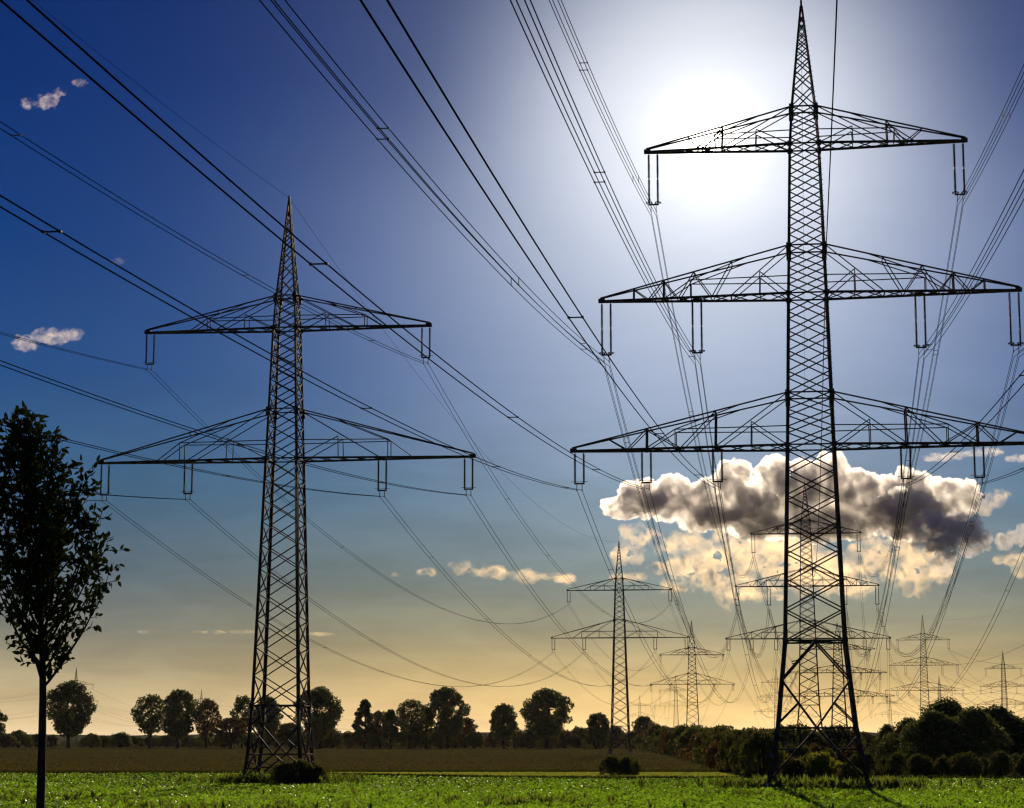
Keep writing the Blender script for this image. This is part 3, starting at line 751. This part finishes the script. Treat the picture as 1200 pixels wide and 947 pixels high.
def crown_mesh(name, seed, R, H, z0, n, leaf, mat, lobes=26, gap=0.0, shape='round', lean=0.0):
    "leaf clumps in many lobes spread through an uneven crown"
    rng = np.random.default_rng(seed); C = []; RR = []
    for i in range(lobes):
        a = i * 2.399963 + rng.uniform(-.5, .5); t = (i + rng.uniform(0, 1)) / lobes
        if shape == 'round': prof = max(0.12, math.sin(math.pi * (0.07 + 0.86 * t ** 1.15))) ** 0.55
        elif shape == 'cone': prof = (1.02 - t) ** 0.55 * min(1, t * 5 + .45)
        elif shape == 'wide': prof = math.cos(t * math.pi / 2) ** 0.55
        else: prof = math.sqrt(max(1 - t * t * 0.9, 0.05))
        rr_ = R * rng.uniform(0.17, 0.31) * (0.85 if shape == 'cone' else 1)
        rad = max(R * prof - rr_ * .8, 0) * math.sqrt(rng.uniform(0.2, 1.0)) * rng.choice([1, 1, 1, 1.14])
        C.append((math.cos(a) * rad + lean * t * R, math.sin(a) * rad, z0 + rr_ * .6 + (H - rr_ * 1.5) * t)); RR.append(rr_)
    C = np.array(C); RR = np.array(RR); wgt = RR ** 2.2; wgt /= wgt.sum()
    k = rng.choice(lobes, n, p=wgt)
    d = rng.normal(size=(n, 3)); d /= np.linalg.norm(d, axis=1)[:, None]
    rad = RR[k] * rng.uniform(0.25, 1.0, n) ** 0.45 * rng.normal(1, .07, n)
    p = C[k] + d * rad[:, None] * np.array([1.05, 1.05, 0.8]); p[:, 2] = np.maximum(p[:, 2], z0 * .9 + .05)
    # openings: drop leaves inside a few small voids
    if gap > 0:
        keep = np.ones(n, bool)
        for _ in range(int(gap * 30)):
            q = C[rng.integers(lobes)] + rng.normal(0, R * .28, 3); keep &= ((p - q) ** 2).sum(1) > (R * rng.uniform(.07, .16)) ** 2
        p = p[keep]
    V, Fc = leaf_quads(p, np.full(len(p), leaf), rng)
    return np_mesh(name, V, Fc, mat), C


def trunk_mesh(name, seed, H, r, targets, z0, nb=9):
    rng = np.random.default_rng(seed); b = Bars()
    t = np.linspace(0, 1, 9); x = np.cumsum(rng.normal(0, r * .25, 9)); y = np.cumsum(rng.normal(0, r * .25, 9)); x -= x[0]; y -= y[0]
    P = np.stack([x, y, t * H], 1); P[0, 2] = -0.3
    b.tube(P, r * np.array([1.45, 1.1, 1, .92, .82, .7, .55, .4, .2]), 8)
    idx = rng.choice(len(targets), min(nb, len(targets)), replace=False)
    for i in idx:
        q = targets[i]; h = min(max(z0 * 0.85, q[2] * rng.uniform(.45, .7)), H * .85); s = np.array([np.interp(h, P[:, 2], P[:, 0]), np.interp(h, P[:, 2], P[:, 1]), h])
        m = lerp(s, q, .5) + np.array([0, 0, -0.03 * H]) + rng.normal(0, r * .4, 3)
        b.tube([s, lerp(s, m, .5) + rng.normal(0, r * .2, 3), m, lerp(m, q, .6), q], r * np.array([.5, .42, .32, .2, .06]), 6)
    return b.mesh(name, BARK)


KINDS = {}
def tree_kind(key, seed, R, H, z0, n, leaf, mat, r, **kw):
    cm, C = crown_mesh('crown_' + key, seed, R, H - z0, z0, n, leaf, mat, **kw)
    tm = trunk_mesh('trunk_' + key, seed + 1, z0 + (H - z0) * .8, r, C, z0)
    KINDS[key] = (cm, tm, H, R)


# unit sizes in metres
tree_kind('round_a', 21, 6.2, 15.5, 2.6, 12500, .32, LEAF, .42, lobes=64, gap=.8)
tree_kind('round_b', 22, 5.8, 14.5, 2.2, 12000, .32, LEAF, .40, lobes=58, gap=1.0)
tree_kind('round_c', 29, 6.0, 14.5, 2.2, 11500, .32, LEAF, .40, lobes=52, gap=1.3, lean=.12)
tree_kind('airy', 23, 4.6, 13.5, 3.0, 5200, .30, LEAF, .30, lobes=48, gap=1.8)
tree_kind('airy_red', 24, 4.6, 13.0, 2.6, 5400, .30, LEAF_RED, .30, lobes=46, gap=1.8)
tree_kind('red', 25, 5.2, 12.5, 1.6, 8000, .32, LEAF_RED, .34, lobes=44, gap=.8)
tree_kind('tall', 26, 3.6, 14.0, 1.4, 8500, .30, LEAF, .30, lobes=46, gap=.8, shape='cone')
tree_kind('mound_a', 27, 5.2, 8.6, .5, 15000, .17, LEAF, .34, lobes=46, shape='wide')
tree_kind('mound_b', 28, 4.6, 7.2, .4, 13000, .17, LEAF, .30, lobes=40, shape='wide')
SH = {}
for key, seed, mat, n, leaf in (('low_a', 41, SHRUB, 4200, .085), ('low_b', 42, SHRUB, 4000, .085), ('low_c', 43, SHRUB, 4200, .08), ('bright', 44, SHRUB_LIT, 6000, .07), ('red_low', 45, LEAF_RED, 3800, .085)):
    SH[key] = crown_mesh('leaves_' + key, seed, 1.0, 1.0, 0.0, n, leaf * .62, mat, lobes=20, shape='bush')[0]
_tw = Bars(); _r = np.random.default_rng(5)
for i in range(16):
    a = _r.uniform(0, 6.28); d = _r.uniform(.15, .8)
    _tw.tube([(0.05 * math.cos(a), .05 * math.sin(a), -.05), (d * .5 * math.cos(a), d * .5 * math.sin(a), .4), (d * math.cos(a), d * math.sin(a), .8)], [.02, .014, .004], 5)
TWIGS = _tw.mesh('stems', BARK)


def tree(key, px, Y, top_y, label, group, wide=1.0, rz=None, base=0.0, px_w=None):
    if Y > 500: Y *= 1.14
    cm, tm, H, R = KINDS[key]; p = g0(px, Y); h = Zy(top_y, Y, px); sc = h / H
    e = link('tree', None, None, (p[0], p[1], base), random.uniform(0, 6.28) if rz is None else rz)
    k = sc * wide if px_w is None else (px_w / 2 / F * Y) / R
    e.scale = (k, k, sc); tag(e, label, 'tree', group)
    link('trunk', tm, e); link('crown', cm, e)
    return e


def shrub(key, px, Y, h, wd, label, group, name='shrub', xy=None, cat='shrub'):
    p = g0(px, Y) if xy is None else np.array([xy[0], xy[1], 0])
    e = link(name, None, None, p, random.uniform(0, 6.28)); e.scale = (wd / 2, wd / 2, h)
    tag(e, label, cat, group); link('foliage', SH[key], e); link('stems', TWIGS, e); return e


TG = 'trees along the far edge of the fields'
tree('round_b', -14, 640, 826, 'round tree cut by the left edge of the photo', TG, px_w=46)
tree('round_a', 81, 640, 796, 'lone round tree behind the young tree, far left', TG, px_w=60)
tree('airy', 176, 640, 812, 'loose airy tree, leftmost of the clump left of the left pylon', TG, px_w=48)
tree('round_c', 208, 630, 806, 'full dark tree in the middle of the left clump', TG, px_w=52)
tree('airy_red', 242, 640, 817, 'rusty-tinged airy tree on the right of the left clump', TG, px_w=36)
tree('red', 270, 600, 840, 'low reddish tree just left of the left pylon', TG, px_w=46)
tree('airy', 284, 650, 813, 'slim airy tree behind the left leg of the left pylon', TG, px_w=34)
tree('round_b', 313, 640, 813, 'dark tree framed between the legs of the left pylon', TG, px_w=40)
tree('round_a', 373, 620, 803, 'large round tree against the right leg of the left pylon', TG, px_w=60)
tree('round_b', 340, 660, 846, 'low bushy tree left of the large tree by the left pylon', TG, px_w=44)
tree('tall', 427, 640, 818, 'narrow tree with bare stem between two gaps of sky', TG, px_w=36)
tree('red', 446, 650, 832, 'small brownish tree beside the narrow tree', TG, px_w=34)
tree('tall', 458, 620, 830, 'short dark tree left of the twin-topped pair', TG, px_w=32)
tree('airy', 481, 630, 818, 'pointed airy tree in the middle of the far row', TG, px_w=42)
tree('tall', 499, 640, 828, 'small tapering tree leaning against the tallest round tree', TG, px_w=34)
tree('round_c', 523, 620, 803, 'broad round tree, tallest of the far row', TG, px_w=56)
tree('red', 545, 650, 840, 'low tree under the right side of the tallest round tree', TG, px_w=34)
tree('round_b', 590, 620, 823, 'dark pear-shaped tree standing between two round ones', TG, px_w=40)
tree('round_a', 641, 620, 805, 'big domed tree left of the mid-distance pylon', TG, px_w=62)
tree('round_b', 701, 630, 834, 'small round tree at the left foot of the mid-distance pylon', TG, px_w=36)
tree('round_c', 753, 640, 838, 'round tree with a faint pylon above it', TG, px_w=32)
tree('red', 775, 620, 850, 'low brownish tree right of the one with a faint pylon above', TG, px_w=36)

MG = 'trees making up the wooded mound at right'
ml = ['crown of the wooded mound, its topmost tree', 'broad tree on the right shoulder of the wooded mound', 'low tree on the left slope of the wooded mound',
      'leftmost small tree of the wooded mound', 'tree at the right edge of the photo ending the wooded mound', 'bulging tree in front of the mound top, left side', 'dark tree in the mound, right of its front']
for lab, (key, px, Y, ty, pw) in zip(ml, (('mound_a', 1110, 275, 815, 128), ('mound_b', 1166, 265, 823, 130), ('mound_b', 1066, 275, 838, 84),
                                         ('mound_b', 1040, 290, 846, 50), ('mound_a', 1214, 262, 834, 90), ('mound_b', 1096, 250, 829, 104), ('mound_a', 1142, 250, 825, 104))):
    tree(key, px, Y, ty, lab, MG, px_w=pw)

# hedge running away along the right side of the stubble field
HG = 'shrubs of the hedge along the stubble field'
n = 18
for i in range(n):
    t = i / (n - 1); Y = 205 * (740 / 205) ** t; px = lerp(893, 752, t ** 0.8) + random.uniform(-4, 4); ty = lerp(853, 852, t) + random.uniform(-5, 4)
    key = ['low_a', 'low_b', 'low_c', 'red_low'][i % 4]
    shrub(key, px + (6 if i % 2 else 0), Y, Zy(ty + random.uniform(-3, 4), Y, px), lerp(5.0, 13, t) * random.uniform(.8, 1.25), f"dark shrub, {ORD[i]} from the tallest pylon in the hedge along the stubble", HG)
for i in range(14):
    Y = random.uniform(330, 620); px = lerp(800, 1010, i / 13.0)
    shrub(['low_b', 'low_c', 'low_a'][i % 3], px, Y, Zy(random.uniform(846, 858), Y, px), random.uniform(9, 14), f"low scrub behind the tallest pylon, {ORD[i]} from its left end", 'scrub behind the tallest pylon')
for i in range(14):
    px = lerp(1002, 1222, i / 13.0) + random.uniform(-4, 4); Y = 206 + random.uniform(-3, 3)
    ty = random.uniform(878, 886)
    shrub(['low_a', 'low_c', 'low_b'][i % 3], px, Y, Zy(ty, Y, px), random.uniform(2.2, 3.2), f"shrub in front of the wooded mound, {ORD[i]} from the tallest pylon", 'row of shrubs at the foot of the wooded mound')
for i in range(9):
    px = lerp(880, 1000, i / 8.0); Y = 212 + random.uniform(-4, 6)
    shrub(['low_c', 'low_a', 'red_low'][i % 3], px, Y, Zy(random.uniform(868, 878), Y, px), random.uniform(2.4, 3.4), f"dark shrub seen through the tallest pylon's base, {ORD[i]} from the left", 'shrubs behind the base of the tallest pylon')
# undergrowth below the far trees
for i in range(20):
    px = lerp(352, 744, i / 19.0) + random.uniform(-5, 5); Y = random.uniform(715, 770)
    shrub(['low_a', 'low_b', 'low_c', 'red_low'][i % 4], px, Y, Zy(random.uniform(847, 858), Y, px), random.uniform(9, 13), f"low bush between the far trunks, {ORD[i]} right of the left pylon", 'bushes between the trunks of the far row')
for i, (px, ty, wd) in enumerate(((6, 858, 6), (22, 854, 6), (44, 859, 5), (60, 860, 5), (107, 858, 5), (122, 861, 5), (141, 857, 7), (158, 862, 7), (176, 862, 5), (196, 860, 6), (222, 861, 6), (240, 862, 6), (262, 856, 6), (294, 857, 6), (324, 857, 8))):
    Y = 770 + (i % 4) * 12
    shrub(['low_a', 'low_b', 'low_c'][i % 3], px, Y, Zy(ty, Y, px), wd * 1.9, f"small far bush, {ORD[i]} from the left edge before the pylon", 'small bushes along the left horizon')
# bushes round pylon feet
FG = 'bushes grown up round the pylon feet'
for lab, key, px, Y, h, wd in (
        ('thick dark bush under the left pylon, left one', 'low_a', 334, 171, 1.9, 3.0), ('dark bush under the left pylon, middle one', 'low_b', 353, 172, 2.1, 3.2),
        ('dark bush at the right leg of the left pylon', 'low_c', 371, 173, 1.7, 2.6),
        ('rounded dark bush at the left foot of the mid-distance pylon', 'low_a', 717, 212, 2.05, 3.0), ('rounded dark bush at the right foot of the mid-distance pylon', 'low_b', 736, 213, 2.0, 3.0),
        ('yellow-green sunlit bush in the middle of the tallest pylon base', 'bright', 962, 166, 2.75, 4.2), ('dark bush left of the yellow-green one in the pylon base', 'low_c', 931, 164, 2.3, 3.4),
        ('dark bush by the right leg of the tallest pylon', 'low_b', 994, 159, 1.9, 2.8), ('small leafy bush right of the yellow-green one', 'bright', 983, 163, 1.9, 2.2), ('dark bush behind the yellow-green one', 'low_a', 948, 171, 2.6, 4.2)):
    shrub(key, px, Y, h, wd, lab, FG, name='bush', cat='bush')

# ------------------------------------------------------------------ young tree in the foreground
def young_tree():
    Y = 28.0; base = g0(46, Y); rng = np.random.default_rng(77); H = Zy(478, Y, 40)
    e = link('young_tree', None, None, base); tag(e, 'young slim tree in dark leaf close by at the left edge', 'tree')
    b = Bars(); t = np.linspace(0, 1, 16)
    P = np.stack([0.03 * np.sin(t * 5) + .03 * t - .30 * np.clip((t - .55) / .45, 0, 1) ** 1.4, 0.04 * np.sin(t * 4 + 1), t * (H - .1)], 1); P[0, 2] = -.2
    b.tube(P, np.interp(t, [0, .05, .5, 1], [.085, .068, .05, .006]), 10)
    z0 = Zy(792, Y, 47); L = []
    env_z = [Zy(q, Y, 50) for q in (795, 768, 737, 681, 614, 563, 511, 478)]
    env_r = [.20, .66, 1.04, 1.14, .92, .60, .30, .08]
    nb = 68
    for i in range(nb):
        z = lerp(z0 - .15, H - .45, (i / nb) ** .9); a = i * 2.399 + rng.normal(0, .3)
        c = np.array([np.interp(z, P[:, 2], P[:, 0]), np.interp(z, P[:, 2], P[:, 1]), z])
        r_end = rng.uniform(.62, 1.06); ln = 0; q = c.copy(); pts = [c]; d = np.array([math.cos(a), math.sin(a), rng.uniform(.95, 1.7)]); d /= np.linalg.norm(d)
        step = .11
        for s in range(18):
            q = q + d * step; d = d + np.array([0, 0, .05]) + rng.normal(0, .06, 3); d /= np.linalg.norm(d)
            rad = math.hypot(q[0] - np.interp(q[2], P[:, 2], P[:, 0]), q[1]); pts.append(q.copy())
            if rad > np.interp(q[2], env_z, env_r) * r_end or q[2] > H: break
        pts = np.array(pts); k = len(pts); b.tube(pts, np.linspace(.018 * (1.2 - .6 * i / nb), .004, k), 5)
        for s in range(1, k):
            for m in range(rng.integers(0, 4)):
                dd = d * .6 + rng.normal(0, .55, 3); dd /= np.linalg.norm(dd); ll = rng.uniform(.10, .26)
                tw = np.array([pts[s], pts[s] + dd * ll * .5, pts[s] + dd * ll + (0, 0, -.01)]); b.tube(tw, [.005, .004, .002], 4)
                for u in np.linspace(.25, 1.05, rng.integers(4, 8)): L.append((pts[s] + dd * ll * u, dd))
    for z in np.linspace(H - .5, H, 26): L.append((np.array([np.interp(z, P[:, 2], P[:, 0]) + rng.normal(0, .03), rng.normal(0, .03), z]), np.array([0, 0, 1.0])))
    link('trunk', b.mesh('young_trunk', BARK), e)
    c = np.array([l[0] for l in L]); dd = np.array([l[1] for l in L]); n = len(c)
    u = dd * .6 + rng.normal(0, .6, (n, 3)); u /= np.linalg.norm(u, axis=1)[:, None]
    v = np.cross(u, rng.normal(size=(n, 3))); v /= np.linalg.norm(v, axis=1)[:, None]; w_ = np.cross(u, v)
    s = rng.uniform(.065, .115, n)[:, None]; droop = -w_ * s * .12
    V = np.stack([c, c + u * s * .35 + v * s * .27, c + u * s * .75 + v * s * .22 + droop, c + u * s * 1.1 + droop * 2, c + u * s * .75 - v * s * .22 + droop, c + u * s * .35 - v * s * .27], 1).reshape(-1, 3)
    i6 = np.arange(n)[:, None] * 6
    Fc = np.concatenate([i6 + np.array([[0, 1, 2, 5]]), i6 + np.array([[5, 2, 3, 4]])])
    link('crown', np_mesh('young_leaves', V, Fc, LEAF_NEAR), e)
    print('young tree leaves', n)


young_tree()

# ------------------------------------------------------------------ ground cover
def rosettes(name, xs, ys, size, mat, nleaf, up, rng, lift=0.0, width=.35):
    n = len(xs); k = n * nleaf
    cx = np.repeat(xs, nleaf); cy = np.repeat(ys, nleaf); s = np.repeat(size, nleaf) * rng.uniform(.6, 1.2, k)
    a = rng.uniform(0, 2 * math.pi, k); tz = rng.uniform(up[0], up[1], k)
    dx, dy, dz = np.cos(a) * np.cos(tz), np.sin(a) * np.cos(tz), np.sin(tz)
    c = np.stack([cx, cy, np.full(k, .02 + lift)], 1); d = np.stack([dx, dy, dz], 1)
    v = np.stack([-np.sin(a), np.cos(a), np.zeros(k)], 1); S_ = s[:, None]
    tip = c + d * S_; tip[:, 2] -= s * .12
    V = np.stack([c, c + d * S_ * .55 + v * S_ * width, tip, c + d * S_ * .55 - v * S_ * width], 1).reshape(-1, 3)
    return np_mesh(name, V, np.arange(k * 4).reshape(-1, 4), mat)


rng = np.random.default_rng(5)
def field_pts(n, y0, y1, spread=0.30, p=1.6):
    y = (y0 ** (1 - p) + rng.random(n) * (y1 ** (1 - p) - y0 ** (1 - p))) ** (1 / (1 - p)); x = rng.uniform(-1, 1, n) * y * spread * 1.0
    return x, y


x, y = field_pts(72000, 84, 226)
k_ = y < np.interp(x, [p[0] for p in EDGE_A], [p[1] for p in EDGE_A]) - .3; x, y = x[k_], y[k_]
tall = .5 + .5 * np.sin(x * .35 + 2 * np.sin(y * .11)) * np.sin(y * .23 + x * .07)
o = link('crop_plants', rosettes('crop', x, y, (.20 + .16 * tall * rng.random(len(x))) * np.interp(y, [120, 190], [1, .62]), CROP, 5, (.35, 1.35), rng)); tag(o, kind='stuff')
x, y = field_pts(5200, 86, 192)
m_ = np.sin(x * .21 + 1.3) * np.sin(y * .17 + x * .05) + rng.normal(0, .35, len(x)) > .55
x, y = x[m_], y[m_]
o = link('field_weeds', rosettes('weeds', x, y, rng.uniform(.35, .75, len(x)) * np.interp(y, [110, 185], [1, .55]), WEED, 7, (.8, 1.5), rng, width=.09)); tag(o, kind='stuff')
x, y = field_pts(420, 88, 160, p=2.4)
V, Fc = leaf_quads(np.stack([x, y, rng.uniform(.22, .36, len(x))], 1), np.full(len(x), .019), rng, aspect=.9)
o = link('glint_flecks', np_mesh('glint_quads', V, Fc, GLINT)); tag(o, kind='stuff')  # scattered flecks imitate glints on the leaves
# rough grass verges either side of the track and strip
vx = []; vy = []
for (ed, n_, w_) in ((EDGE_A, 9000, .45), (EDGE_B, 15000, 1.1)):
    q = rng.uniform(-80, 80, n_); vx.append(q); vy.append(np.interp(q, [p[0] for p in ed], [p[1] for p in ed]) + rng.normal(.6, w_, n_))
x = np.concatenate(vx); y = np.concatenate(vy)
VERGE = material('rough_verge_grass', (0.035, 0.045, 0.015), 0.8, 0, (0.06, 0.06, 0.02), 0.2, translucent=0.25, tcol=(0.09, 0.11, 0.02), island=True, spec=0.0)
o = link('verge_grass', rosettes('verge', x, y, rng.uniform(.16, .34, len(x)), VERGE, 5, (.8, 1.5), rng, width=.10)); tag(o, kind='stuff')
# weeds at the feet of the pylons
fx = []; fy = []
for P_, n_, s_ in ((R1, 420, 4.2), (L1, 260, 3.2)):
    fx.append(P_[0] + rng.normal(0, s_, n_)); fy.append(P_[1] + rng.normal(-2, s_ * .6, n_))
x = np.concatenate(fx); y = np.concatenate(fy)
o = link('tall_weeds', rosettes('tall_weeds', x, y, rng.uniform(.5, 1.15, len(x)), WEED, 8, (.9, 1.5), rng, width=.07)); tag(o, kind='stuff')
# short grass of the mown strip
n_ = 26000; x = rng.uniform(-34, 34, n_); lo_ = np.interp(x, [p[0] for p in EDGE_A], [p[1] for p in EDGE_A]) + 3.5
y = lo_ + rng.random(n_) * np.maximum(228.5 - lo_, 0); k_ = (x > gx(300, 224)) & (x < gx(868, 205)) & (y > lo_ + .1); x, y = x[k_], y[k_]
MOWN = material('mown_grass_blades', (0.10, 0.14, 0.02), 0.6, 0, (0.14, 0.17, 0.03), 0.2, translucent=0.55, tcol=(0.46, 0.50, 0.06), island=True, spec=0.0)
o = link('meadow_grass', rosettes('meadow_grass', x, y, rng.uniform(.07, .13, len(x)), MOWN, 4, (.7, 1.4), rng, width=.25)); tag(o, kind='stuff')
# stubble
n_ = 42000
y = 236 + (rng.random(n_) ** 1.5) * 420; y = np.round(y / 1.6) * 1.6 + rng.normal(0, .22, n_); lo_ = (y * -.30); hi_ = np.interp(y, [232, 690], [gx(856, 232), gx(748, 690)]); x = lo_ + rng.random(n_) * (hi_ - lo_)
o = link('stubble', rosettes('stubble', x, y, rng.uniform(.18, .34, n_), STUB, 3, (.9, 1.5), rng, width=.16)); tag(o, kind='stuff')

# ------------------------------------------------------------------ air: thin even haze over the whole plain
HZ = bpy.data.materials.new('evening_haze'); HZ.use_nodes = True; _t = HZ.node_tree
for _n in list(_t.nodes): _t.nodes.remove(_n)
_o = _t.nodes.new('ShaderNodeOutputMaterial'); _v = _t.nodes.new('ShaderNodeVolumePrincipled')
_v.inputs['Color'].default_value = (0.95, 0.92, 0.86, 1); _v.inputs['Density'].default_value = HAZE; _v.inputs['Anisotropy'].default_value = 0.5
_t.links.new(_v.outputs[0], _o.inputs['Volume'])
_b = Bars(); _b.extra([(x_, y_, z_) for z_ in (-1.0, 66.0) for x_, y_ in ((-9050, -850), (9050, -850), (9050, 20050), (-9050, 20050))],
                      [(0, 3, 2, 1), (4, 5, 6, 7), (0, 1, 5, 4), (1, 2, 6, 5), (2, 3, 7, 6), (3, 0, 4, 7)])
o = link('haze', _b.mesh('haze', HZ)); tag(o, kind='stuff')
